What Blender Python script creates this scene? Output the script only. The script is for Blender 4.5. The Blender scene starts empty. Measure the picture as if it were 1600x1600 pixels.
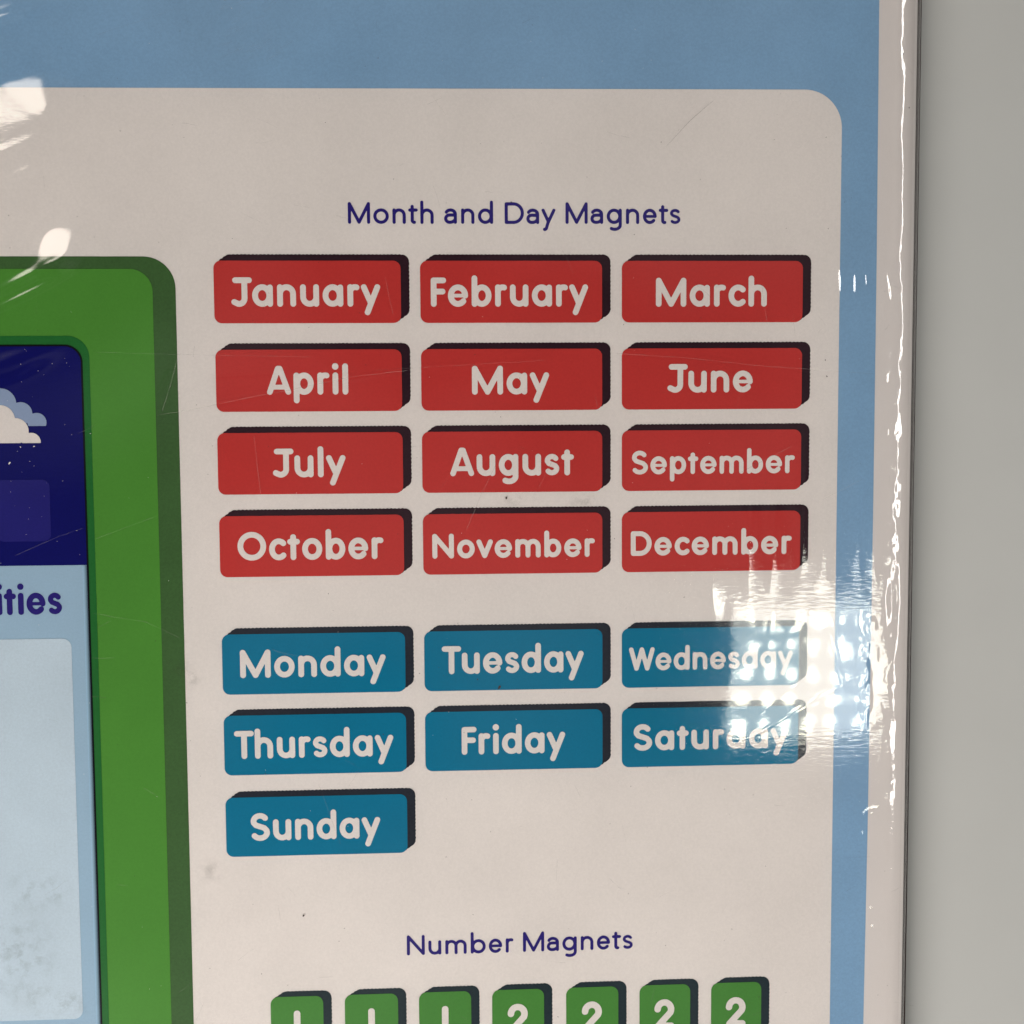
import bpy, bmesh, math, random
import numpy as np
from mathutils import Vector, Matrix

random.seed(7)
rng = np.random.default_rng(11)
sc = bpy.context.scene
C = sc.collection
MM = 0.001
T = 0.0095                      # height of the lid's printed top face above the table

# ------------------------------------------------------------------ camera
cam = bpy.data.cameras.new('camera')
cam.lens_unit = 'FOV'
cam.sensor_fit = 'HORIZONTAL'
cam.angle = 2 * math.atan(800 / 2000.0)
cam.clip_start = 0.01
cam.clip_end = 20
camo = bpy.data.objects.new('camera', cam)
C.objects.link(camo)
Rv = [[0.9985061680170007, 0.00609206684191954, -0.054298426805928904],
      [-0.009964313588415825, 0.9974028985930491, -0.07133141196482276],
      [0.053722852555657785, 0.07176590137228914, 0.995973649507609]]
flip = lambda v: Vector((v[0], -v[1], -v[2]))
rx, dn, fw = flip(Rv[0]), flip(Rv[1]), flip(Rv[2])
m = Matrix((rx, -dn, -fw)).transposed().to_4x4()
m.translation = Vector((0.0425521, -0.0300761, T + 0.2454763))
camo.matrix_world = m
sc.camera = camo

# ------------------------------------------------------------------ world, view
w = bpy.data.worlds.new('World')
sc.world = w
w.use_nodes = True
bg = w.node_tree.nodes['Background']
bg.inputs[0].default_value = (1.0, 0.95, 0.9, 1)
wt = w.node_tree
wn = wt.nodes.new('ShaderNodeTexNoise'); wn.inputs['Scale'].default_value = 5.0; wn.inputs['Detail'].default_value = 1.5
wc = wt.nodes.new('ShaderNodeTexCoord'); wt.links.new(wc.outputs['Generated'], wn.inputs['Vector'])
wr = wt.nodes.new('ShaderNodeMapRange'); wt.links.new(wn.outputs['Fac'], wr.inputs[0])
wr.inputs[1].default_value = 0.42; wr.inputs[2].default_value = 0.66; wr.inputs[3].default_value = 0.01; wr.inputs[4].default_value = 0.12
wt.links.new(wr.outputs[0], bg.inputs[1])      # an unevenly lit room
sc.view_settings.view_transform = 'Standard'
sc.view_settings.look = 'None'
sc.view_settings.exposure = 0.15
sc.view_settings.gamma = 1
sc.view_settings.use_curve_mapping = False

# ------------------------------------------------------------------ lamps
def area(name, loc, target, sx, sy, energy, color):
    l = bpy.data.lights.new(name, 'AREA')
    l.shape = 'RECTANGLE'
    l.size, l.size_y, l.energy, l.color = sx, sy, energy, color
    o = bpy.data.objects.new(name, l)
    C.objects.link(o)
    o.location = loc
    zz = (Vector(loc) - Vector(target)).normalized()
    xx = Vector((0, 1, 0)).cross(zz).normalized()
    mm = Matrix((xx, zz.cross(xx), zz)).transposed()
    o.rotation_euler = mm.to_euler()
    return o

# unseen soft key lamp, added at the near left to brighten that side
area('soft_key_light', (-0.17, -0.46, 0.33), (0.02, -0.10, 0.02), 0.24, 0.16, 2.6, (1.0, 0.945, 0.90))
# room fill from the far side, high
area('room_fill_light', (0.05, 1.35, 1.1), (0.06, 0, 0), 0.9, 0.6, 2.7, (0.98, 0.975, 0.99))
# long warm ceiling strip to the right (seen as the broken streak on the film's edge)
area('strip_lamp', (0.98, 0.02, 1.0), (0.1, -0.02, 0.0), 0.18, 1.0, 5.9, (1.0, 0.965, 0.92))
# warm ceiling lamp up and left (seen in the raised bubbles of the film)
cl_ = area('ceiling_lamp', (-0.80, 0.68, 1.5), (0.0, 0.0, 0.0), 0.46, 0.46, 1.0, (1, 1, 1))

cl_.data.use_nodes = True
q = cl_.data.node_tree; g_ = q.nodes.new('ShaderNodeNewGeometry'); v1 = q.nodes.new('ShaderNodeVectorMath'); v1.operation = 'DISTANCE'
cb = q.nodes.new('ShaderNodeCombineXYZ'); sp_ = q.nodes.new('ShaderNodeSeparateXYZ')
q.links.new(g_.outputs['Parametric'], sp_.inputs[0]); q.links.new(sp_.outputs[0], cb.inputs[0]); q.links.new(sp_.outputs[1], cb.inputs[1])
q.links.new(cb.outputs[0], v1.inputs[0]); v1.inputs[1].default_value = (.5, .5, 0)
r_ = q.nodes.new('ShaderNodeMapRange'); r_.interpolation_type = 'SMOOTHSTEP'; q.links.new(v1.outputs['Value'], r_.inputs[0])
r_.inputs[1].default_value = .16; r_.inputs[2].default_value = .5; r_.inputs[3].default_value = 3.3; r_.inputs[4].default_value = 0
q.links.new(r_.outputs[0], q.nodes['Emission'].inputs['Strength']); q.nodes['Emission'].inputs['Color'].default_value = (1, .90, .78, 1)

# LED ceiling panel: a pale diffuser with rows of bright diodes
l = bpy.data.lights.new('led_panel_lamp', 'AREA')
l.shape = 'RECTANGLE'; l.size = 0.232; l.size_y = 0.18; l.energy = 0.48
l.use_nodes = True
nt = l.node_tree
em = nt.nodes['Emission']
geo = nt.nodes.new('ShaderNodeNewGeometry')
sep = nt.nodes.new('ShaderNodeSeparateXYZ')
nt.links.new(geo.outputs['Parametric'], sep.inputs[0])
def M_(op, a, b=None, c=None):
    n = nt.nodes.new('ShaderNodeMath'); n.operation = op
    for i, v in enumerate((a, b, c)):
        if v is None: continue
        if isinstance(v, (int, float)): n.inputs[i].default_value = v
        else: nt.links.new(v, n.inputs[i])
    return n.outputs[0]
def cell(src, n):
    return M_('SUBTRACT', M_('FRACT', M_('MULTIPLY', src, n)), 0.5)
u, v = cell(sep.outputs[0], 7.0), cell(sep.outputs[1], 5.0)
d = M_('SQRT', M_('ADD', M_('MULTIPLY', u, u), M_('MULTIPLY', v, v)))
mr = nt.nodes.new('ShaderNodeMapRange'); mr.interpolation_type = 'SMOOTHSTEP'
nt.links.new(d, mr.inputs[0])
mr.inputs[1].default_value = 0.0; mr.inputs[2].default_value = 0.38
mr.inputs[3].default_value = 1.0; mr.inputs[4].default_value = 0.0
mx = nt.nodes.new('ShaderNodeMix'); mx.data_type = 'RGBA'
nt.links.new(mr.outputs[0], mx.inputs[0])
mx.inputs[6].default_value = (0.93, 0.98, 0.94, 1); mx.inputs[7].default_value = (1.0, 0.92, 0.66, 1)
nt.links.new(mx.outputs[2], em.inputs['Color'])
st = M_('ADD', M_('MULTIPLY', mr.outputs[0], 6.5), 1.0)
nt.links.new(st, em.inputs['Strength'])
lo = bpy.data.objects.new('led_panel_lamp', l)
C.objects.link(lo)
lo.location = (0.546, -0.383, T + 1.5)
lo.rotation_euler = (0, 0, math.radians(-4))

# ------------------------------------------------------------------ materials
def mat(name, col, rough=0.5, spec=0.08, mott=0.05, mscale=900, metal=0):
    m = bpy.data.materials.new(name); m.use_nodes = True
    n = m.node_tree; b = n.nodes['Principled BSDF']
    b.inputs['Roughness'].default_value = rough
    b.inputs['Specular IOR Level'].default_value = spec
    b.inputs['Metallic'].default_value = metal
    tc = n.nodes.new('ShaderNodeNewGeometry')
    def nz(scale, det):
        t = n.nodes.new('ShaderNodeTexNoise')
        t.inputs['Scale'].default_value = scale; t.inputs['Detail'].default_value = det
        n.links.new(tc.outputs['Position'], t.inputs['Vector'])
        r = n.nodes.new('ShaderNodeMapRange')
        r.inputs[1].default_value = 0.3; r.inputs[2].default_value = 0.7
        r.inputs[3].default_value = 1 - mott; r.inputs[4].default_value = 1 + mott
        n.links.new(t.outputs['Fac'], r.inputs[0]); return r.outputs[0]
    a, c2 = nz(mscale * 2.6, 2), nz(60, 3)
    mu = n.nodes.new('ShaderNodeMath'); mu.operation = 'MULTIPLY'
    n.links.new(a, mu.inputs[0]); n.links.new(c2, mu.inputs[1])
    vm = n.nodes.new('ShaderNodeVectorMath'); vm.operation = 'SCALE'
    vm.inputs[0].default_value = col
    n.links.new(mu.outputs[0], vm.inputs['Scale'])
    n.links.new(vm.outputs[0], b.inputs['Base Color'])
    return m

def srgb(r, g, b):
    f = lambda c: (c / 255 / 12.92) if c / 255 <= 0.04045 else ((c / 255 + 0.055) / 1.055) ** 2.4
    return (f(r), f(g), f(b))

white = mat('white_print', srgb(226, 219, 214), mott=0.03)
blue = mat('blue_print', srgb(127, 165, 199), mott=0.045)
red = mat('red_print', srgb(188, 54, 51), mott=0.035)
maroon = mat('maroon_print', srgb(44, 23, 33), mott=0.12)
teal = mat('teal_print', srgb(4, 113, 148), mott=0.03)
slate = mat('slate_print', srgb(36, 40, 50), mott=0.12)
green = mat('green_print', srgb(76, 138, 52), mott=0.035)
darkgreen = mat('dark_green_print', srgb(62, 96, 53), mott=0.08)
rimgreen = mat('rim_green_print', srgb(34, 104, 46), mott=0.05)
numgreen = mat('number_green_print', srgb(72, 132, 58), mott=0.03)
numdark = mat('number_side_print', srgb(34, 48, 54), mott=0.1)
navy = mat('navy_print', srgb(9, 12, 94), mott=0.05)
navybox = mat('pale_navy_print', srgb(34, 32, 112), mott=0.05)
ink = mat('ink_print', srgb(42, 32, 114), mott=0.03)
skyb = mat('light_blue_print', srgb(152, 181, 203), mott=0.025)
pale = mat('pale_panel_print', srgb(190, 207, 219), mott=0.04)
cloudgrey = mat('cloud_grey_print', srgb(140, 158, 188), mott=0.02)
black = mat('black_line_print', srgb(10, 16, 22), mott=0.0)
card = mat('white_card', srgb(219, 212, 208), rough=0.4, mott=0.012)
brown = mat('dark_brown_gap', srgb(50, 36, 34), rough=0.6, mott=0.15)
tablem = mat('grey_table', srgb(183, 184, 181), rough=0.55, spec=0.25, mott=0.012, mscale=1500)
dustd = mat('dark_speck', srgb(70, 60, 55), mott=0)
dustw = mat('pale_speck', srgb(235, 230, 225), mott=0)

# ------------------------------------------------------------------ mesh helpers
def obj(name, me, m, parent=None):
    o = bpy.data.objects.new(name, me); C.objects.link(o)
    if m is not None: me.materials.append(m)
    if parent is not None: o.parent = parent
    return o

LAYER = 0.00005
def sheet(name, pts, layer, m, parent, label=None, off=(0, 0)):
    me = bpy.data.meshes.new(name)
    z = T + layer * LAYER
    me.from_pydata([((x - off[0]) * MM, (y - off[1]) * MM, z if parent is None or off == (0, 0) else layer * LAYER) for x, y in pts], [], [list(range(len(pts)))])
    # keep the face looking up
    a = sum(pts[i][0] * pts[(i + 1) % len(pts)][1] - pts[(i + 1) % len(pts)][0] * pts[i][1] for i in range(len(pts)))
    if a < 0: me.flip_normals()
    o = obj(name, me, m, parent)
    if label: o['label'] = label
    return o

def rrect(x0, x1, y0, y1, r, n=10, which=(1, 1, 1, 1)):      # corners: tr, tl, bl, br
    out = []
    for (cx, cy, a0, k) in ((x1 - r, y1 - r, 0, 0), (x0 + r, y1 - r, 90, 1), (x0 + r, y0 + r, 180, 2), (x1 - r, y0 + r, 270, 3)):
        if which[k]:
            for i in range(n + 1):
                a = math.radians(a0 + 90 * i / n)
                out.append((cx + r * math.cos(a), cy + r * math.sin(a)))
        else:
            out.append({0: (x1, y1), 1: (x0, y1), 2: (x0, y0), 3: (x1, y0)}[k])
    return out

def hull(pts):
    pts = sorted(set((round(a, 4), round(b, 4)) for a, b in pts))
    def half(ps):
        h = []
        for p in ps:
            while len(h) > 1 and (h[-1][0] - h[-2][0]) * (p[1] - h[-2][1]) - (h[-1][1] - h[-2][1]) * (p[0] - h[-2][0]) <= 0: h.pop()
            h.append(p)
        return h
    return half(pts)[:-1] + half(pts[::-1])[:-1]

def field_mesh(name, F, xs, ys, z):
    """flat mesh of the region F < 0 on a grid (cells cut exactly along the outline)"""
    nx, ny = len(xs), len(ys)
    verts, vid, faces = [], {}, []
    def gv(i, j):
        k = (i, j)
        if k not in vid: vid[k] = len(verts); verts.append((xs[i] * MM, ys[j] * MM, z))
        return vid[k]
    def ev(a, b):
        k = (a, b) if a < b else (b, a)
        if k not in vid:
            fa, fb = F[k[0]], F[k[1]]; t = fa / (fa - fb)
            (i0, j0), (i1, j1) = k
            vid[k] = len(verts)
            verts.append(((xs[i0] + (xs[i1] - xs[i0]) * t) * MM, (ys[j0] + (ys[j1] - ys[j0]) * t) * MM, z))
        return vid[k]
    ins = F < 0
    cnt = ins[:-1, :-1].astype(int) + ins[1:, :-1] + ins[:-1, 1:] + ins[1:, 1:]
    for i, j in zip(*np.nonzero(cnt)):
        c = [(i, j), (i + 1, j), (i + 1, j + 1), (i, j + 1)]
        if cnt[i, j] == 4:
            faces.append([gv(*p) for p in c]); continue
        poly = []
        for k in range(4):
            a, b = c[k], c[(k + 1) % 4]
            if ins[a]: poly.append(gv(*a))
            if ins[a] != ins[b]: poly.append(ev(a, b))
        if len(poly) > 2: faces.append(poly)
    me = bpy.data.meshes.new(name); me.from_pydata(verts, [], faces); me.update()
    return me

# ------------------------------------------------------------------ stroke lettering
def arc(cx, cy, rx, ry, a0, a1, n=20):
    return [(cx + rx * math.cos(math.radians(a0 + (a1 - a0) * i / n)), cy + ry * math.sin(math.radians(a0 + (a1 - a0) * i / n))) for i in range(n + 1)]

def glyph(ch, s, style):
    """strokes of one letter; s = dict(w, cap, xh, asc, desc). Returns strokes, width (outer), left and right side gaps"""
    w = s['w']; h = w / 2; c = s['cap']; X = s['xh']; A = s['asc']; D = s['desc']
    k = X / 4.15                                           # scale of the widths
    lo_, xt, ct, at = h, X - h, c - h, A - h
    rr = 'book' == style
    def ring(cx, rx): return arc(cx, X / 2, rx, X / 2 - h, 0, 360, 36)
    S, Rn = (0.42 * k, 0.34 * k) if not rr else (0.55 * k, 0.42 * k)
    if ch == 'o': wd = (3.95 if not rr else 4.2) * k; return [ring(wd / 2, wd / 2 - h)], wd, Rn, Rn
    if ch in 'ad' and not (ch == 'a' and rr) or ch == 'g' or ch == 'q':
        wd = (3.9 if ch != 'g' else 3.75) * k if not rr else 4.05 * k; cx = wd / 2 - 0.08 * k; st = [ring(cx, cx - h + 0.04 * k)]
        if ch == 'a': st.append([(wd - h, xt - .05), (wd - h, lo_)])
        if ch == 'd': st.append([(wd - h, at), (wd - h, lo_)])
        if ch == 'g':
            b = -D + h; r = (wd - w) / 2 * 0.96
            st.append([(wd - h, xt), (wd - h, b + r * 0.75)] + arc(wd - h - r, b + r * 0.75, r, r * 0.75, 0, -125))
        return st, wd, Rn, S
    if ch == 'a':                                          # two-storey a of the book weight
        wd = 3.45 * k; r = wd / 2 - h
        return [arc(wd / 2, xt - r * .86, r, r * .86, 150, 0) + [(wd - h, lo_)],
                [(wd - h, X * .57), (wd * .5, X * .57)] + arc(wd * .42, (X * .57 + lo_) / 2, wd * .42 - h, (X * .57 - lo_) / 2, 90, 270) + arc(wd * .46, X * .38, wd * .54 - h, X * .38 - lo_, -90, 0)], wd, .3 * k, S
    if ch in 'bp':
        wd = 3.85 * k if not rr else 4.2 * k; cx = wd / 2 + 0.08 * k; st = [ring(cx, wd - cx - h)]
        st.append([(h, at), (h, lo_)] if ch == 'b' else [(h, xt), (h, -D + h)])
        return st, wd, S, Rn
    if ch == 'e':
        wd = 3.9 * k if not rr else 3.75 * k; r = wd / 2 - h; y = X * .5
        return [arc(wd / 2, X / 2, r, X / 2 - h, 0, 318, 32), ([(wd / 2 - r, y - .0), (wd - h, y)], .62 if not rr else .9)], wd, Rn, Rn
    if ch == 'c':
        wd = 3.4 * k; r = wd * .56 - h
        return [arc(wd * .56, X / 2, r, X / 2 - h, 48, 312, 28)], wd * .97, Rn, .22 * k
    if ch in 'nhmu':
        wd = 3.6 * k
        if ch == 'u':
            r = wd / 2 - h
            return [[(h, xt), (h, lo_ + r)] + arc(wd / 2, lo_ + r, r, r, 180, 360) + [(wd - h, xt)], [(wd - h, xt), (wd - h, lo_)]], wd, S, S
        if ch == 'm':
            wd = (5.75 if not rr else 5.95) * k; q = (wd - w) / 2; r = q / 2; st = [[(h, xt), (h, lo_)]]
            for a in (0, 1): st.append([(h + q * a, xt - r)] + arc(h + q * a + r, xt - r, r, r, 180, 0) + [(h + q * (a + 1), lo_)])
            return st, wd, S, S
        r = wd / 2 - h
        return [[(h, at if ch == 'h' else xt), (h, lo_)], [(h, xt - r)] + arc(wd / 2, xt - r, r, r, 180, 0) + [(wd - h, lo_)]], wd, S, S
    if ch == 'r':
        wd = 2.3 * k if not rr else 2.2 * k; r = (wd - w) / 1.3
        return [[(h, xt), (h, lo_)], [(h, xt - r * .95)] + arc(h + r, xt - r * .95, r, r * .95, 180, 72)], wd, S, .22 * k
    if ch == 'l': return [[(h, at), (h, lo_)]], w, S, S
    if ch == 'i': return [[(h, xt), (h, lo_)], [(h, at - .05 * k), (h, at - .02 * k)]], w, S, S
    if ch == 't':
        wd = 2.45 * k if not rr else 2.6 * k; cx = wd * (.47 if not rr else .42); tt = (A + X) / 2 * .985 - h
        if rr: return [[(cx, tt), (cx, lo_ + .45 * k)] + arc(cx + .5 * k, lo_ + .5 * k, .5 * k, .5 * k, 180, 280, 8), [(h, xt), (wd - h, xt)]], wd, .1 * k, .12 * k
        return [[(cx, tt), (cx, lo_)], [(h, xt - .12 * k), (wd - h, xt - .12 * k)]], wd, .12 * k, .15 * k
    if ch == 'v': wd = 3.7 * k; return [[(h, xt), (wd / 2, lo_)], [(wd - h, xt), (wd / 2, lo_)]], wd, .08 * k, .08 * k
    if ch == 'y':
        wd = 3.7 * k if not rr else 3.75 * k; b = -D + h
        xb = wd * .33; mx_ = wd * .5
        if rr:
            return [[(h, xt), (wd * .5, lo_ + .1)], [(wd - h, xt), (wd * .46, lo_ - .1), (wd * .36, b + .45 * k)] + arc(wd * .36 - .5 * k, b + .5 * k, .5 * k, .5 * k, -15, -95, 8)], wd, .05 * k, .05 * k
        return [[(h, xt), (mx_ + .02, lo_ + .15)], [(wd - h, xt), (xb, b)]], wd, .1 * k, .1 * k
    if ch == 's':
        wd = 2.95 * k if not rr else 2.97 * k; r = (X - w) / 4; rx_ = wd / 2 - h
        return [(arc(wd / 2, xt - r, rx_ * .95, r, 32, 190, 12) + [(wd * .3, X * .56), (wd * .7, X * .455)] + arc(wd / 2, lo_ + r, rx_, r, 20, -142, 14), .92)], wd, .25 * k, .25 * k
    kc = c / 5.5
    if ch == 'J':
        wd = 4.0 * kc; r = 1.05 * kc; sx = 2.55 * kc
        return [[(.25 * kc + h, ct), (wd - h, ct)], [(sx, ct), (sx, lo_ + r)] + arc(sx - r, lo_ + r, r, r, 0, -105, 12) + [(h, lo_ + .35 * kc)]], wd, .1, -.25 * kc
    if ch == 'F': wd = 3.0 * kc; return [[(wd - h, ct), (h, ct), (h, lo_)], [(h, c * .52), (wd - h - .15, c * .52)]], wd, .4 * kc, .05 * kc
    if ch == 'A': wd = 4.7 * kc; return [([(h, lo_), (wd * .46, ct), (wd * .54, ct), (wd - h, lo_)], .96), ([(wd * .24, c * .265), (wd * .76, c * .265)], .84)], wd, .1, .1
    if ch == 'M':
        wd = 6.0 * kc if not rr else 5.64 * kc
        return [[(h, lo_), (h, ct), (wd / 2, lo_), (wd - h, ct), (wd - h, lo_)]], wd, .4 * kc, .4 * kc
    if ch == 'N': wd = 4.85 * kc if not rr else 4.7 * kc; return [[(h, lo_), (h, ct), (wd - h, lo_), (wd - h, ct)]], wd, .4 * kc, .4 * kc
    if ch == 'O': wd = 5.7 * kc; return [arc(wd / 2, c / 2, wd / 2 - h, c / 2 - h, 0, 360, 40)], wd, .3 * kc, .3 * kc
    if ch == 'D':
        wd = 4.7 * kc if not rr else 4.85 * kc; r = ct / 2 - h / 2
        return [[(h, lo_), (h, ct), (wd - h - (c / 2 - h) * .95, ct)] + arc(wd - h - (c / 2 - h) * .95, c / 2, (c / 2 - h) * .95, c / 2 - h, 90, -90, 24) + [(h, lo_)]], wd, .4 * kc, .3 * kc
    if ch == 'T': wd = 3.95 * kc; return [[(h, ct), (wd - h, ct)], [(wd / 2, ct), (wd / 2, lo_)]], wd, .1, -.2 * kc
    if ch == 'W': wd = 6.4 * kc; return [[(h, ct), (wd * .29, lo_), (wd * .5, ct), (wd * .71, lo_), (wd - h, ct)]], wd, .1, -.05 * kc
    if ch == 'S':
        wd = 3.9 * kc; r = (c - w) / 4; rx_ = wd / 2 - h
        return [arc(wd / 2, ct - r, rx_ * .92, r, 35, 195, 14) + [(wd * .28, c * .565), (wd * .72, c * .46)] + arc(wd / 2, lo_ + r, rx_, r, 22, -145, 16)], wd, .3 * kc, .3 * kc
    if ch == '1': return [[(h, ct), (h, lo_)]], w, .3, .3
    if ch == '2':
        wd = 3.75 * kc; r = wd / 2 - h
        return [arc(wd / 2, ct - r, r, r, 178, -28, 18) + [(h + .1, lo_), (wd - h, lo_)]], wd, .3, .3
    raise ValueError(ch)

def word_mesh(name, text, x0, x1, base, size, style='bold', z=0.0, slope=0.0, g=0.11):
    """word filling x0..x1 (mm), its foot on base; letters are round-ended strokes joined into one outline"""
    segs = []; x = 0.0; prev = None
    for ch in text:
        st, wd, l_, r_ = glyph(ch, size, style)
        if prev is not None: x += max(prev + l_, 0.0) if prev + l_ > 0 else prev + l_
        for p in st:
            pen = 1.0
            if isinstance(p, tuple): p, pen = p
            for a, b in zip(p[:-1], p[1:]): segs.append((x + a[0], a[1], x + b[0], b[1], pen if not (ch == 'i' and a[1] > size['xh']) else 1.12))
        x += wd; prev = r_
    tot = x; f = (x1 - x0) / tot
    h = size['w'] / 2
    # stretch the skeleton, never the pen
    kx = (x1 - x0 - 2 * h) / max(tot - 2 * h, 1e-6)
    segs = [(x0 + h + (a - h) * kx, base + b, x0 + h + (c_ - h) * kx, base + d_, s_) for a, b, c_, d_, s_ in segs]
    segs = [(a, b + slope * (a - x0), c_, d_ + slope * (c_ - x0), s_) for a, b, c_, d_, s_ in segs]
    xs = np.arange(x0 - .3, x1 + .3 + g, g); ys = np.arange(base - size['desc'] - .4, base + size['asc'] + .5 + g, g)
    PX, PY = np.meshgrid(xs, ys, indexing='ij')
    F = np.full(PX.shape, 9.0)
    for a, b, c_, d_, s_ in segs:
        i0, i1 = np.searchsorted(xs, [min(a, c_) - 1.2, max(a, c_) + 1.2])
        px, py = PX[i0:i1], PY[i0:i1]
        dx, dy = c_ - a, d_ - b; L2 = dx * dx + dy * dy + 1e-12
        t = np.clip(((px - a) * dx + (py - b) * dy) / L2, 0, 1)
        dd = np.hypot(px - a - t * dx, py - b - t * dy) - h * s_
        F[i0:i1] = np.minimum(F[i0:i1], dd)
    F = np.where(np.abs(F) < 1e-6, 1e-6, F)
    return field_mesh(name, F, xs, ys, z)

def word(name, text, x0, x1, base, size, layer, m, parent, style='bold', slope=0.0, label=None):
    me = word_mesh(name, text, x0, x1, base, size, style, T + layer * LAYER, slope)
    o = obj(name, me, m, parent)
    if label: o['label'] = label
    return o

# ------------------------------------------------------------------ the setting: table
me = bpy.data.meshes.new('table')
bm = bmesh.new()
bmesh.ops.create_cube(bm, size=1)
for v_ in bm.verts:
    v_.co = Vector((v_.co.x * 1.8, v_.co.y * 1.4, -0.03 + v_.co.z * 0.03 - 0.0 + 0.015))
bmesh.ops.bevel(bm, geom=bm.edges[:], offset=0.004, segments=3, affect='EDGES')
bm.to_mesh(me); bm.free()
zt = max(v_.co.z for v_ in me.vertices)
for v_ in me.vertices: v_.co.z -= zt
t = obj('table', me, tablem)
t['kind'] = 'structure'

# ------------------------------------------------------------------ the wrapped box
X0, X1, Y0, Y1 = -185.0, 135.45, -232.0, 78.0       # lid outline in mm
box = bpy.data.objects.new('game_box', None)
C.objects.link(box)
box['label'] = 'shrink-wrapped cardboard box lid printed with red month, teal day and green number magnets'
box['category'] = 'box'

def rounded_block(name, x0, x1, y0, y1, z0, z1, r, seg, m, only_top=True):
    me = bpy.data.meshes.new(name); bm = bmesh.new()
    bmesh.ops.create_cube(bm, size=1)
    for v_ in bm.verts:
        v_.co = Vector(((x0 + x1) / 2 + v_.co.x * (x1 - x0), (y0 + y1) / 2 + v_.co.y * (y1 - y0), (z0 + z1) / 2 + v_.co.z * (z1 - z0))) * MM
    es = [e for e in bm.edges if (not only_top) or min(v_.co.z for v_ in e.verts) > (z1 - .01) * MM]
    bmesh.ops.bevel(bm, geom=es, offset=r * MM, segments=seg, affect='EDGES', profile=0.5)
    bm.to_mesh(me); bm.free()
    for p in me.polygons: p.use_smooth = abs(p.normal.z) < .9999 and abs(p.normal.z) > 1e-4
    return obj(name, me, m, box)
RB = 5.6
rounded_block('lid', X0, X1, Y0, Y1, T / MM - 5.75, T / MM, RB, 12, card)
rounded_block('gap_shade_base', X0 - 1.4, X1 + 1.4, Y0 - 1.4, Y1 + 1.4, 0.0, T / MM - 5.8, 0.35, 2, brown)  # added base; its dark brown rim stands in for the shaded gap

# blue printed field with the white rounded panel on it
sheet('blue_border', [(X0 + 9, Y1 - 9), (126.2, Y1 - 9), (126.5, 0), (126.5, -50), (126.3, -110), (125.95, -155), (125.8, Y0 + 9), (X0 + 9, Y0 + 9)], 1, blue, box)
pp = rrect(X0 + 16, 119.35, Y0 + 16, 32.3, 7.2, 16)
pp = [(x - (0.35 if (y < -150 and x > 0) else 0), y - (0 if y < 25 else 0.75 * max(0, (110 - x)) / 150)) for x, y in pp]
sheet('white_panel', pp, 2, white, box)

# green calendar board
board = sheet('calendar_board', rrect(-172, -7.1, -212, 0.8, 5.9, 12), 3, darkgreen, box, 'dark green outer side of the printed calendar board')
sheet('board_face', rrect(-168, -11.35, -208, -1.5, 4.2, 12), 4, green, board)
sheet('inner_rim', rrect(-156, -23.35, -196, -13.9, 4.0, 12), 5, rimgreen, board)
sheet('shadow_line', rrect(-154.6, -24.6, -194.7, -15.5, 3.3, 12), 6, black, board)
sheet('night_panel', rrect(-154.3, -24.95, -57.0, -15.85, 3.0, 12, (1, 1, 0, 0)), 7, navy, board)
sheet('activity_panel', rrect(-154.3, -24.95, -194.4, -57.0, 3.0, 12, (0, 0, 1, 1)), 7, skyb, board)
# the print's soft grey edge beside the black line, in fine tone steps
for i in range(5):
    f = (0.80, .58, .36, .2, .08)[i]
    a = np.array(srgb(160, 196, 220)) * (1 - f) + np.array(srgb(40, 54, 66)) * f
    sheet('edge_tone', [(-24.95 - .16 * (i + 1), -57.05), (-24.95 - .16 * i, -57.05), (-24.95 - .16 * i, -191), (-24.95 - .16 * (i + 1), -191)], 8, mat('edge_tone_%d' % i, tuple(a), mott=0.02), board)
sheet('white_field', rrect(-78, -28.25, -145.55, -71.0, 1.7, 8), 8, pale, board)
sheet('date_square', rrect(-41.4, -31.4, -52.4, -40.75, 1.35, 8), 8, navybox, board)

def cloud(name, circ, bottom, m, layer):
    cc = [(-40.15 - (v_ - 634) * .004 + u_ / 8.45, -26.85 - (v_ - 634) / 8.28, r / 8.35) for u_, v_, r in circ]
    by = -26.85 - (bottom - 634) / 8.28
    g = .12
    xs = np.arange(cc[0][0] - 12, cc[0][0] + 12, g); ys = np.arange(by - .5, by + 9, g)
    PX, PY = np.meshgrid(xs, ys, indexing='ij'); F = np.full(PX.shape, 9.)
    for x, y, r in cc:
        for X in (x, 2 * cc[0][0] - x):
            F = np.minimum(F, np.hypot(PX - X, PY - y) - r)
    xm = cc[-1][0]
    F = np.minimum(F, np.maximum(np.abs(PX - cc[0][0]) - (cc[1][0] - cc[0][0]), PY - (by + 2.4)))
    F = np.maximum(F, by - PY)
    F = np.where(np.abs(F) < 1e-6, 1e-6, F)
    return obj(name, field_mesh(name, F, xs, ys, T + layer * LAYER), m, board)
cloud('cloud', [(2, 631, 24), (33.5, 646, 17.5), (58.5, 660, 14.7)], 665.6, cloudgrey, 8)['label'] = 'grey-blue cloud behind'
cloud('cloud', [(2, 655, 22), (25.5, 673, 20), (50, 690.5, 14.5)], 692, white, 9)['label'] = 'white cloud in front'

BOLD = dict(w=1.09, cap=5.5, xh=4.2, asc=5.9, desc=1.6)
def sz(f, w_=None): 
    d_ = {k: v_ * f for k, v_ in BOLD.items()}
    if w_: d_['w'] = w_
    return d_
word('lettering', 'ities', -41.95, -29.75, -66.35, dict(w=1.06, cap=5.0, xh=4.2, asc=5.95, desc=1.5), 8, ink, board)

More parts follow.
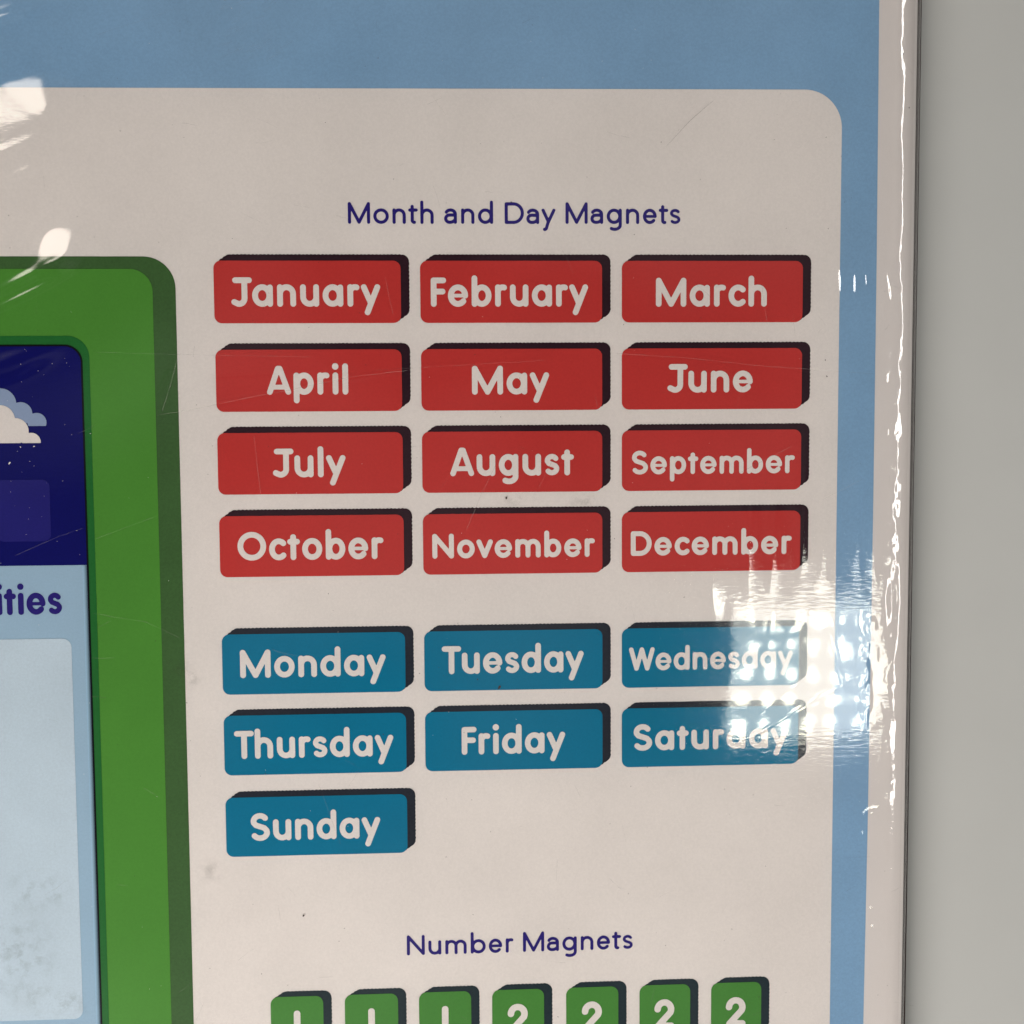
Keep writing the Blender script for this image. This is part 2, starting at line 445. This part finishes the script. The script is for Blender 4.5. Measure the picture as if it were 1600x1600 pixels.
HEAD = dict(w=.6, cap=4.05, xh=2.88, asc=4.35, desc=1.3)
def heading(parts, sl, label):
    h = None
    for txt, a, b, base in parts:
        o = word('heading', txt, a, b, base, HEAD, 3, ink, box, 'book', sl)
        o['label'] = 'dark blue heading word "%s"' % txt
heading([('Month', 25.22, 41.32, 6.9), ('and', 43.29, 52.55, 6.93), ('Day', 54.74, 64.38, 6.93), ('Magnets', 66.29, 88.31, 6.97)], 0.0, '')
heading([('Number', 34.59, 55.56, -134.88), ('Magnets', 57.43, 79.25, -134.84)], 0.0, '')

# the printed magnets: a dark extruded side, a coloured face and its word
ROWS = [0.04, -16.57, -32.25, -48.02, -70.72, -86.5, -102.56]
COLX = [(0.0, 34.97), (38.65, 73.25), (77.05, 112.05)]
SMALL = dict(w=.88, cap=4.6, xh=3.5, asc=4.95, desc=1.4)
MID = dict(w=.96, cap=4.8, xh=3.62, asc=5.2, desc=1.4)
SAT = dict(w=1.08, cap=5.3, xh=4.0, asc=5.7, desc=1.5)
WORDS = [
    ('January', 0, 0, 3.21, 31.1, -8.54, BOLD), ('February', 0, 1, 40.63, 70.57, -8.59, BOLD), ('March', 0, 2, 83.59, 105.06, -8.64, BOLD),
    ('April', 1, 0, 9.51, 24.82, -25.07, BOLD), ('May', 1, 1, 48.28, 63.05, -25.22, BOLD), ('June', 1, 2, 85.86, 102.44, -25.04, BOLD),
    ('July', 2, 0, 10.34, 24.09, -40.73, BOLD), ('August', 2, 1, 43.98, 67.75, -40.77, BOLD), ('September', 2, 2, 78.92, 110.81, -40.72, SMALL),
    ('October', 3, 0, 3.36, 31.06, -56.53, BOLD), ('November', 3, 1, 40.4, 71.78, -56.58, MID), ('December', 3, 2, 78.78, 110.35, -56.5, MID),
    ('Monday', 4, 0, 3.37, 31.19, -79.19, BOLD), ('Tuesday', 4, 1, 42.02, 69.57, -79.11, BOLD), ('Wednesday', 4, 2, 78.45, 110.8, -79.02, SMALL),
    ('Thursday', 5, 0, 1.94, 32.47, -94.96, BOLD), ('Friday', 5, 1, 45.71, 65.91, -95.01, BOLD), ('Saturday', 5, 2, 79.27, 110.06, -94.91, SAT),
    ('Sunday', 6, 0, 4.66, 29.72, -111.15, BOLD)]
def serrate(pts, amp=0.07, step=0.36):
    """halftone-rough outline"""
    out = []
    for (a, b), (c_, d_) in zip(pts, pts[1:] + pts[:1]):
        L = math.hypot(c_ - a, d_ - b); n = max(1, int(L / step))
        nx_, ny_ = (d_ - b) / (L + 1e-9), -(c_ - a) / (L + 1e-9)
        for i in range(n):
            t_ = i / n; q = amp * (1 if (len(out) % 2) else -1) * (.5 + .5 * random.random()) if n > 3 else 0
            out.append((a + (c_ - a) * t_ + nx_ * q, b + (d_ - b) * t_ + ny_ * q))
    return out
def magnet(x0, x1, top, bot, r, ox, oy, side_m, face_m, name, label):
    face = rrect(x0, x1, bot, top, r, 8)
    side = hull([(x + .02, y + .02) for x, y in rrect(x0 + .05, x1, bot + .03, top, r, 8)] + [(x + ox, y + oy) for x, y in face])
    o = sheet(name, serrate(side), 3, side_m, box, label)
    sheet('face', face, 4, face_m, o)
    return o
for txt, r, c_, a, b, base, size in WORDS:
    x0, x1 = COLX[c_]; top = ROWS[r]; month = r < 4
    o = magnet(x0, x1, top, top - 11.67, 1.42, 1.62, 1.17, maroon if month else slate, red if month else teal,
               'month_magnet' if month else 'day_magnet', ('red printed magnet reading %s' if month else 'teal printed magnet reading %s') % txt)
    word('lettering', txt, a, b, base - .02, size, 5, white, o)
for k, (a, b, dgt) in enumerate([(7.86, 18.1, '1'), (22.3, 32.72, '1'), (36.85, 47.11, '1'), (51.26, 61.55, '2'), (65.95, 76.35, '2'), (80.59, 90.76, '2'), (94.98, 105.09, '2')]):
    o = magnet(a, b, -142.5 + .03 * k, -154.3, 1.5, 1.65, 1.05, numdark, numgreen, 'number_magnet', 'green printed magnet reading %s' % dgt)
    cx = (a + b) / 2
    DG = dict(w=1.3, cap=6.1, xh=4, asc=6.1, desc=.3)
    if dgt == '1': word('lettering', '1', cx - .66, cx + .66, -151.4, DG, 5, white, o)
    else: word('lettering', '2', cx - 2.1, cx + 1.9, -151.4, DG, 5, white, o)

# ------------------------------------------------------------------ dust, specks, scratches
def pts_blob(name, items, layer, m):
    vs, fs = [], []
    for x, y, r in items:
        n = 7; b0 = len(vs); a0 = random.random() * 6; st_ = random.uniform(1, 2.2); th = random.random() * 3.14
        for i in range(n):
            a = a0 + 6.2832 * i / n; rr_ = r * random.uniform(.7, 1.2)
            px, py = rr_ * math.cos(a) * st_, rr_ * math.sin(a)
            vs.append(((x + px * math.cos(th) - py * math.sin(th)) * MM, (y + px * math.sin(th) + py * math.cos(th)) * MM, T + layer * LAYER))
        fs.append(list(range(b0, b0 + n)))
    me = bpy.data.meshes.new(name); me.from_pydata(vs, [], fs)
    o = obj(name, me, m, box); o['kind'] = 'stuff'
    return o
rp = lambda: (random.uniform(-44, 133), random.uniform(-155, 50))
dark = [(*rp(), random.uniform(.03, .075)) for _ in range(210)]
dark += [(53.1, -81.8, .24), (54.7, -45.0, .2), (14.6, -126.2, .16), (116.6, -18.9, .12), (48.9, -80.2, .1), (9, -4, .06), (131, 39, .12), (132.3, 29, .1), (56, 11, .1), (116.9, -22, .12)]
pale_ = [(*rp(), random.uniform(.02, .05)) for _ in range(120)] + [(random.uniform(-42, -26), random.uniform(-56, -16), random.uniform(.02, .05)) for _ in range(30)]
pale_ += [(-38.6, -37.6, .14), (-36.5, -34.6, .1), (-34, -34.5, .1), (56.5, -82.6, .1), (43.7, -73.9, .09)]
pts_blob('dust', dark, 6.5, dustd)['label'] = 'dark specks'
pts_blob('dust', pale_, 10, dustw)['label'] = 'pale specks'

sm = bpy.data.materials.new('smudge'); sm.use_nodes = True
q = sm.node_tree; b = q.nodes['Principled BSDF']
b.inputs['Base Color'].default_value = (.16, .14, .12, 1); b.inputs['Roughness'].default_value = .6
tc = q.nodes.new('ShaderNodeTexCoord'); gr = q.nodes.new('ShaderNodeTexGradient'); gr.gradient_type = 'SPHERICAL'
mp = q.nodes.new('ShaderNodeMapping'); mp.inputs['Location'].default_value = (-1, -1, 0); mp.inputs['Scale'].default_value = (2, 2, 0)
q.links.new(tc.outputs['Generated'], mp.inputs[0]); q.links.new(mp.outputs[0], gr.inputs[0])
ge = q.nodes.new('ShaderNodeNewGeometry')
nz_ = q.nodes.new('ShaderNodeTexNoise'); nz_.inputs['Scale'].default_value = 420; nz_.inputs['Detail'].default_value = 4; nz_.inputs['Roughness'].default_value = .65
q.links.new(ge.outputs['Position'], nz_.inputs['Vector'])
rg = q.nodes.new('ShaderNodeMapRange'); q.links.new(nz_.outputs['Fac'], rg.inputs[0])
rg.inputs[1].default_value = .47; rg.inputs[2].default_value = .72; rg.inputs[3].default_value = 0; rg.inputs[4].default_value = .26
mu = q.nodes.new('ShaderNodeMath'); mu.operation = 'MULTIPLY'
q.links.new(rg.outputs[0], mu.inputs[0]); q.links.new(gr.outputs['Fac'], mu.inputs[1]); q.links.new(mu.outputs[0], b.inputs['Alpha'])
for k, (x, y, a, b_) in enumerate([(-6.5, -78.5, 3.6, 3), (-40, -133, 8, 10), (-36, -120, 7, 5), (57, -45.5, 5, 1.6), (70, -46, 4, 2), (-3, -117, 3, 3), (-33, -142, 9, 3.5)]):
    sheet('smudge', [(x + a * math.cos(t_ * .3927), y + b_ * math.sin(t_ * .3927)) for t_ in range(16)], 12 + .3 * k, sm, box)
sheet('scuff', [(85.6, 21.6), (90, 26.3), (94.4, 30.0), (94.41, 29.98), (90.02, 26.27), (85.62, 21.59)], 11, dustd, box)
# ------------------------------------------------------------------ shrink film
film = bpy.data.materials.new('shrink_film'); film.use_nodes = True
n = film.node_tree; n.nodes.clear()
def N(t_, **k):
    q = n.nodes.new(t_)
    for a, b in k.items(): setattr(q, a, b)
    return q
out = N('ShaderNodeOutputMaterial'); mixs = N('ShaderNodeMixShader'); tr = N('ShaderNodeBsdfTransparent')
g1 = N('ShaderNodeBsdfGlossy'); g2 = N('ShaderNodeBsdfGlossy'); mg = N('ShaderNodeMixShader')
g1.inputs['Roughness'].default_value = 0.026; g2.inputs['Roughness'].default_value = 0.13
g1.inputs['Color'].default_value = g2.inputs['Color'].default_value = (1, 1, 1, 1)
mg.inputs[0].default_value = 0.2
n.links.new(g1.outputs[0], mg.inputs[1]); n.links.new(g2.outputs[0], mg.inputs[2])
tr.inputs[0].default_value = (0.98, 0.98, 0.98, 1)
lw = N('ShaderNodeLayerWeight'); lw.inputs['Blend'].default_value = 0.5
pw = N('ShaderNodeMath', operation='POWER'); pw.inputs[1].default_value = 5.0
n.links.new(lw.outputs['Facing'], pw.inputs[0])
ml = N('ShaderNodeMath', operation='MULTIPLY_ADD'); ml.inputs[1].default_value = .85; ml.inputs[2].default_value = .09
n.links.new(pw.outputs[0], ml.inputs[0])
n.links.new(ml.outputs[0], mixs.inputs[0]); n.links.new(tr.outputs[0], mixs.inputs[1]); n.links.new(mg.outputs[0], mixs.inputs[2])
n.links.new(mixs.outputs[0], out.inputs[0])
gp = N('ShaderNodeNewGeometry')
def noise(sx, sy, det, rough=.5):
    mp = N('ShaderNodeMapping'); mp.inputs['Scale'].default_value = (sx, sy, 300)
    n.links.new(gp.outputs['Position'], mp.inputs[0])
    t_ = N('ShaderNodeTexNoise'); t_.inputs['Scale'].default_value = 1; t_.inputs['Detail'].default_value = det; t_.inputs['Roughness'].default_value = rough
    n.links.new(mp.outputs[0], t_.inputs['Vector']); return t_.outputs['Fac']
def math_(op, a, b=None):
    q = N('ShaderNodeMath', operation=op)
    for i, v_ in enumerate((a, b)):
        if v_ is None: continue
        if isinstance(v_, (int, float)): q.inputs[i].default_value = v_
        else: n.links.new(v_, q.inputs[i])
    return q.outputs[0]
fine = noise(420, 1500, 3, .55)
tin = noise(2200, 2600, 2)
at = N('ShaderNodeAttribute'); at.attribute_name = 'crinkle'
hh = math_('ADD', math_('MULTIPLY', math_('MULTIPLY', fine, at.outputs['Fac']), 0.000016), math_('MULTIPLY', tin, 0.0000003))
bp = N('ShaderNodeBump'); bp.inputs['Strength'].default_value = 1.0; bp.inputs['Distance'].default_value = 1.0
n.links.new(hh, bp.inputs['Height'])
n.links.new(bp.outputs[0], g1.inputs['Normal']); n.links.new(bp.outputs[0], g2.inputs['Normal'])

# profile across the box: flat, round the right edge, down the side
s_flat = X1 - RB
ss = np.concatenate([np.arange(-60, -24, .26), np.arange(-24, 100, .46), np.arange(100, s_flat + 9.5, .13), np.arange(s_flat + 9.5, s_flat + 13.2, 1.0)])
yy = np.arange(-165, 62, .27)
S_, Y_ = np.meshgrid(ss, yy, indexing='ij')
th = np.clip((S_ - s_flat) / (RB + .35), 0, math.pi / 2)
rest = np.clip(S_ - s_flat - (RB + .35) * math.pi / 2, 0, None)
PX = np.where(S_ < s_flat, S_, s_flat + (RB + .35) * np.sin(th))
PZ = np.where(S_ < s_flat, T / MM + .95, T / MM + .95 - RB - .35 + (RB + .35) * np.cos(th)) - rest
NX, NZ = np.sin(th), np.cos(th)
H = np.zeros_like(S_)
def gauss(cx, cy, rx_, ry_, h, ang=0, p=2.0):
    c0, s0 = math.cos(math.radians(ang)), math.sin(math.radians(ang))
    dx, dy = S_ - cx, Y_ - cy
    a = (dx * c0 + dy * s0) / rx_; b = (-dx * s0 + dy * c0) / ry_
    return h * np.exp(-np.power(a * a + b * b, p / 2))
def tilt(cx, cy, rx_, ry_, sx, sy, ang=0, e0=.75, e1=1.25):
    c0, s0 = math.cos(math.radians(ang)), math.sin(math.radians(ang))
    dx, dy = S_ - cx, Y_ - cy
    a = (dx * c0 + dy * s0) / rx_; b = (-dx * s0 + dy * c0) / ry_
    r = np.sqrt(a * a + b * b); q = np.clip((e1 - r) / (e1 - e0), 0, 1); q = q * q * (3 - 2 * q)
    return (sx * dx + sy * dy) * q
def smooth_noise(cell, amp, seed, ax=1.0):
    r_ = np.random.default_rng(seed)
    gx, gy = (S_ + 80) / (cell * ax), (Y_ + 200) / cell
    G = r_.standard_normal((int(gx.max()) + 5, int(gy.max()) + 5))
    ix, iy = gx.astype(int), gy.astype(int); fx, fy = gx - ix, gy - iy
    def cub(f): return [(1 - f) ** 3 / 6, (3 * f ** 3 - 6 * f * f + 4) / 6, (-3 * f ** 3 + 3 * f * f + 3 * f + 1) / 6, f ** 3 / 6]
    wx, wy = cub(fx), cub(fy); o_ = 0
    for i in range(4):
        for j in range(4): o_ = o_ + wx[i] * wy[j] * G[ix + i, iy + j]
    return o_ * amp
H += smooth_noise(34, .16, 1) + smooth_noise(9, .016, 2) * (1 - .6 * np.exp(-(((S_ - 113) / 16) ** 2 + ((Y_ + 80) / 14) ** 2)))
# hanging folds just above the lamp's reflection
near = np.exp(-(((S_ - 114) / 17) ** 2 + ((Y_ + 62) / 9) ** 2))
H += smooth_noise(2.6, .012, 3, .5) * near
for cx, cy, rx_, ry_, h in [(94.6, -61, 1.7, 6, .09), (102.0, -52, 1.5, 8, .17), (106.6, -54, 1.4, 8, .15), (112.6, -50, 1.6, 9, .2), (116.6, -53, 1.5, 8, .16), (123.3, -51, 1.5, 8, .2), (126.4, -52, 1.3, 8, .18)]:
    H += gauss(cx, cy, rx_, ry_, h)
# soft dents that bend the lamp's rows
for cx, cy, rx_, ry_, h, a in [(108, -73, 6, 3, .012, 25), (120, -75, 4, 5, -.012, -20), (117, -88, 6, 4, .01, -30), (126, -86, 3, 6, .02, 0)]:
    H += gauss(cx, cy, rx_, ry_, h, a)
# the raised, puckered film at the far left corner
wob = (smooth_noise(3.4, .08, 12) + smooth_noise(1.5, .03, 13) + smooth_noise(.8, .006, 14)) * np.exp(-(((S_ + 34) / 9) ** 2 + ((Y_ - 22) / 16) ** 2))
H += wob
H += tilt(-34.5, 28.6, 9.4, 6.6, .083, -.075, -14, .45, 1.3)
H += gauss(-34.5, 20.8, 7.5, 1.3, .23, 20)
H += gauss(-33, 16.6, 6, .8, .08, 24)
H += gauss(-29.5, 20.5, .35, 2.2, .045, 32) + gauss(-28.4, 20.2, .35, 2.4, .045, 32)
H += gauss(-36.0, 44.2, 5.6, 1.25, .22, 18)
H += gauss(-35.0, 34.4, 6, .6, .03, 10)
H += tilt(-28.9, 3.0, 4.4, 5.6, .080, -.115, -20, .5, 1.3)
H += gauss(-33.8, -2.8, 6.5, .95, .19, 28)
H += gauss(-34.5, -6.4, 8.5, .6, .115, 26)
H += gauss(-38, -19.6, 7.5, 2.4, .26, 20, 3)
# little drips by March, over the panel's edge
for cx, cy, rx_, ry_, h, a in [(118.6, -3.8, .5, 3.4, .155, 3), (121.5, -4.4, .5, 2.8, .15, 0), (123.8, -3.6, .4, 2.4, .10, 6), (127.0, -3, .45, 3.6, .12, 8), (128.3, -5, .45, 4.2, .12, 10), (115.8, -3.2, .5, 2.6, .10, 0), (127.0, -6.6, .3, .8, .09, 0)]:
    H += gauss(cx, cy, rx_, ry_, h, a)
# pimples near the lower right
for cx, cy, rx_, ry_, h, a in [(126.7, -108.3, 1.5, .8, .16, 20), (125.0, -112.6, .4, .6, .06, 0), (126.6, -117.0, .3, 1.1, .06, -20), (126.8, -127.8, .6, .5, .09, 20), (127.4, -131.6, .8, .5, .1, -20), (128.6, -135.4, .35, .6, .07, 0)]:
    H += gauss(cx, cy, rx_, ry_, h, a)
# straight crossing creases
def crease(ax, ay, bx, by, wd, h):
    global H
    dx, dy = bx - ax, by - ay; L = math.hypot(dx, dy)
    t_ = ((S_ - ax) * dx + (Y_ - ay) * dy) / (L * L); d_ = np.abs((S_ - ax) * dy - (Y_ - ay) * dx) / L
    H += h * np.exp(-(d_ / wd) ** 2) * np.clip(np.minimum(t_, 1 - t_) * 6, 0, 1)
for a in [(101, -93.5, 117, -84, .3, .004), (104, -88, 112, -82, .3, .003), (112, -86, 125, -80, .3, .003), (117, -66, 121, -84, .4, .004),
          (-11, -28.5, 36, -20.5, .35, .02), (-6, -22, 20, -20.5, .3, .012), (-11.5, -26, -8, -20, .35, .03), (-24, -66, 0, -74, .35, .02)]:
    crease(*a)
# crinkles that follow the folded edge
edge = np.exp(-((S_ - (s_flat + .6)) / 1.5) ** 2)
along = .25 + 1.1 * np.exp(-((Y_ + 35) / 55) ** 2)
H += smooth_noise(.8, .012, 17, .6) * np.exp(-((S_ - (s_flat + 1.2)) / 3.2) ** 2) * along
H += (smooth_noise(.6, .022, 7, .7) + smooth_noise(1.7, .085, 8, .5) + smooth_noise(7, .25, 18, .3)) * edge * along
H += smooth_noise(1.3, .02, 9, .5) * np.exp(-((S_ - 127) / 2.2) ** 2) * np.exp(-((Y_ + 78) / 17) ** 2)
VX = (PX + NX * H) * MM; VZ = (PZ + NZ * H) * MM; VY = Y_ * MM
nx_, ny_ = S_.shape
co = np.stack([VX, VY, VZ], -1).reshape(-1, 3).astype(np.float32)
ii = (np.arange(nx_ - 1)[:, None] * ny_ + np.arange(ny_ - 1)[None]).ravel()
quads = np.stack([ii, ii + ny_, ii + ny_ + 1, ii + 1], -1).astype(np.int32)
me = bpy.data.meshes.new('shrink_film')
me.vertices.add(len(co)); me.vertices.foreach_set('co', co.ravel())
me.loops.add(quads.size); me.loops.foreach_set('vertex_index', quads.ravel())
me.polygons.add(len(quads)); me.polygons.foreach_set('loop_start', np.arange(0, quads.size, 4, dtype=np.int32))
me.polygons.foreach_set('use_smooth', np.ones(len(quads), dtype=bool))
me.update(calc_edges=True)
inside = np.clip(1.15 - (np.maximum(np.abs(S_ - 113.5) / 17, np.abs(Y_ + 80) / 12.5)) ** 6, .0, 1)
ck = .22 + .85 * np.exp(-(((S_ - 117) / 17) ** 2 + ((Y_ + 77) / 24) ** 2)) * (1 - .97 * inside) + .5 * np.exp(-((S_ - 98.3) / 1.2) ** 2 - ((Y_ + 78) / 14) ** 2)
ck = ck * (1 - .8 * inside) + 2.0 * edge * along + .9 * np.exp(-((S_ - 127.8) / 1.2) ** 2 - ((Y_ + 80) / 16) ** 2) + 2.4 * np.exp(-(((S_ + 36) / 7) ** 2 + ((Y_ - 22) / 6) ** 2))
ca = me.attributes.new('crinkle', 'FLOAT', 'POINT'); ca.data.foreach_set('value', ck.ravel().astype(np.float32))
fo = obj('shrink_film', me, film, box)
fo['label'] = 'clear glossy shrink film with wrinkles'

# hairline scratches in the film
scr = bpy.data.materials.new('scratch'); scr.use_nodes = True
q = scr.node_tree; b = q.nodes['Principled BSDF']
b.inputs['Base Color'].default_value = (.75, .68, .62, 1); b.inputs['Alpha'].default_value = .2; b.inputs['Roughness'].default_value = .5
vs, fs = [], []
def scratch(pts, wd):
    fine_ = []
    for (a, b_), (c_, d_) in zip(pts[:-1], pts[1:]):
        L = math.hypot(c_ - a, d_ - b_); k = max(2, int(L / 1.2))
        for i in range(k): fine_.append((a + (c_ - a) * i / k + random.uniform(-.06, .06), b_ + (d_ - b_) * i / k + random.uniform(-.06, .06)))
    fine_.append(pts[-1]); k0 = len(vs)
    for i, (x, y) in enumerate(fine_):
        a = fine_[max(0, i - 1)]; b_ = fine_[min(len(fine_) - 1, i + 1)]
        dx, dy = b_[0] - a[0], b_[1] - a[1]; L = math.hypot(dx, dy) + 1e-9
        h_ = wd / 2 * random.uniform(.2, 1.0)
        vs.append(((x - dy / L * h_) * MM, (y + dx / L * h_) * MM, T + .00074)); vs.append(((x + dy / L * h_) * MM, (y - dx / L * h_) * MM, T + .00074))
    for i in range(len(fine_) - 1): fs.append((k0 + 2 * i, k0 + 2 * i + 1, k0 + 2 * i + 3, k0 + 2 * i + 2))
for p, wd in [([(-11, -28.8), (-3, -27.5), (4, -26), (14, -24.2), (25, -21.8), (36, -20.6)], .14), ([(-22, -17), (0, -17.6), (18, -18)], .06), ([(76, -17.5), (90, -18.5), (104, -20), (126, -21.6)], .09),
              ([(30, -20.5), (62, -18.8)], .06), ([(-24, -66.2), (-14, -68), (-8, -71)], .07), ([(54, -36), (50, -44), (47, -51)], .09), ([(64, -37), (61, -43)], .08), ([(100, -40.5), (110, -35.5)], .09),
              ([(-10, -28), (-8, -22), (-7, -18)], .12), ([(7, -33), (8, -44)], .09), ([(32, -3), (33.5, -10)], .08), ([(104, -5), (105, -12)], .09), ([(116, -46), (124, -42)], .09), 
              ([(-38, -55), (-30, -51.5), (-25.5, -50)], .07), ([(18, -100), (22, -112)], .06), ([(100, -80), (101.5, -66)], .08), ([(-20, 41), (-5, 46)], .06), ([(-23, -52), (-12, -48)], .06)]:
    scratch(p, wd)
for _ in range(110):
    x, y = rp(); a = random.gauss(0.3, .9); L = random.uniform(.8, 5)
    scratch([(x, y), (x + L * math.cos(a) / 2, y + L * math.sin(a) / 2 + random.uniform(-.2, .2)), (x + L * math.cos(a), y + L * math.sin(a))], random.uniform(.03, .07))
for _ in range(60):   # rubbed patch near the top middle-left
    x, y = random.uniform(2, 14), random.uniform(36, 50)
    scratch([(x, y), (x + random.uniform(1, 3), y + random.uniform(.5, 1.6))], .04)
me = bpy.data.meshes.new('scratches'); me.from_pydata(vs, [], fs)
so = obj('scratches', me, scr, box); so['kind'] = 'stuff'
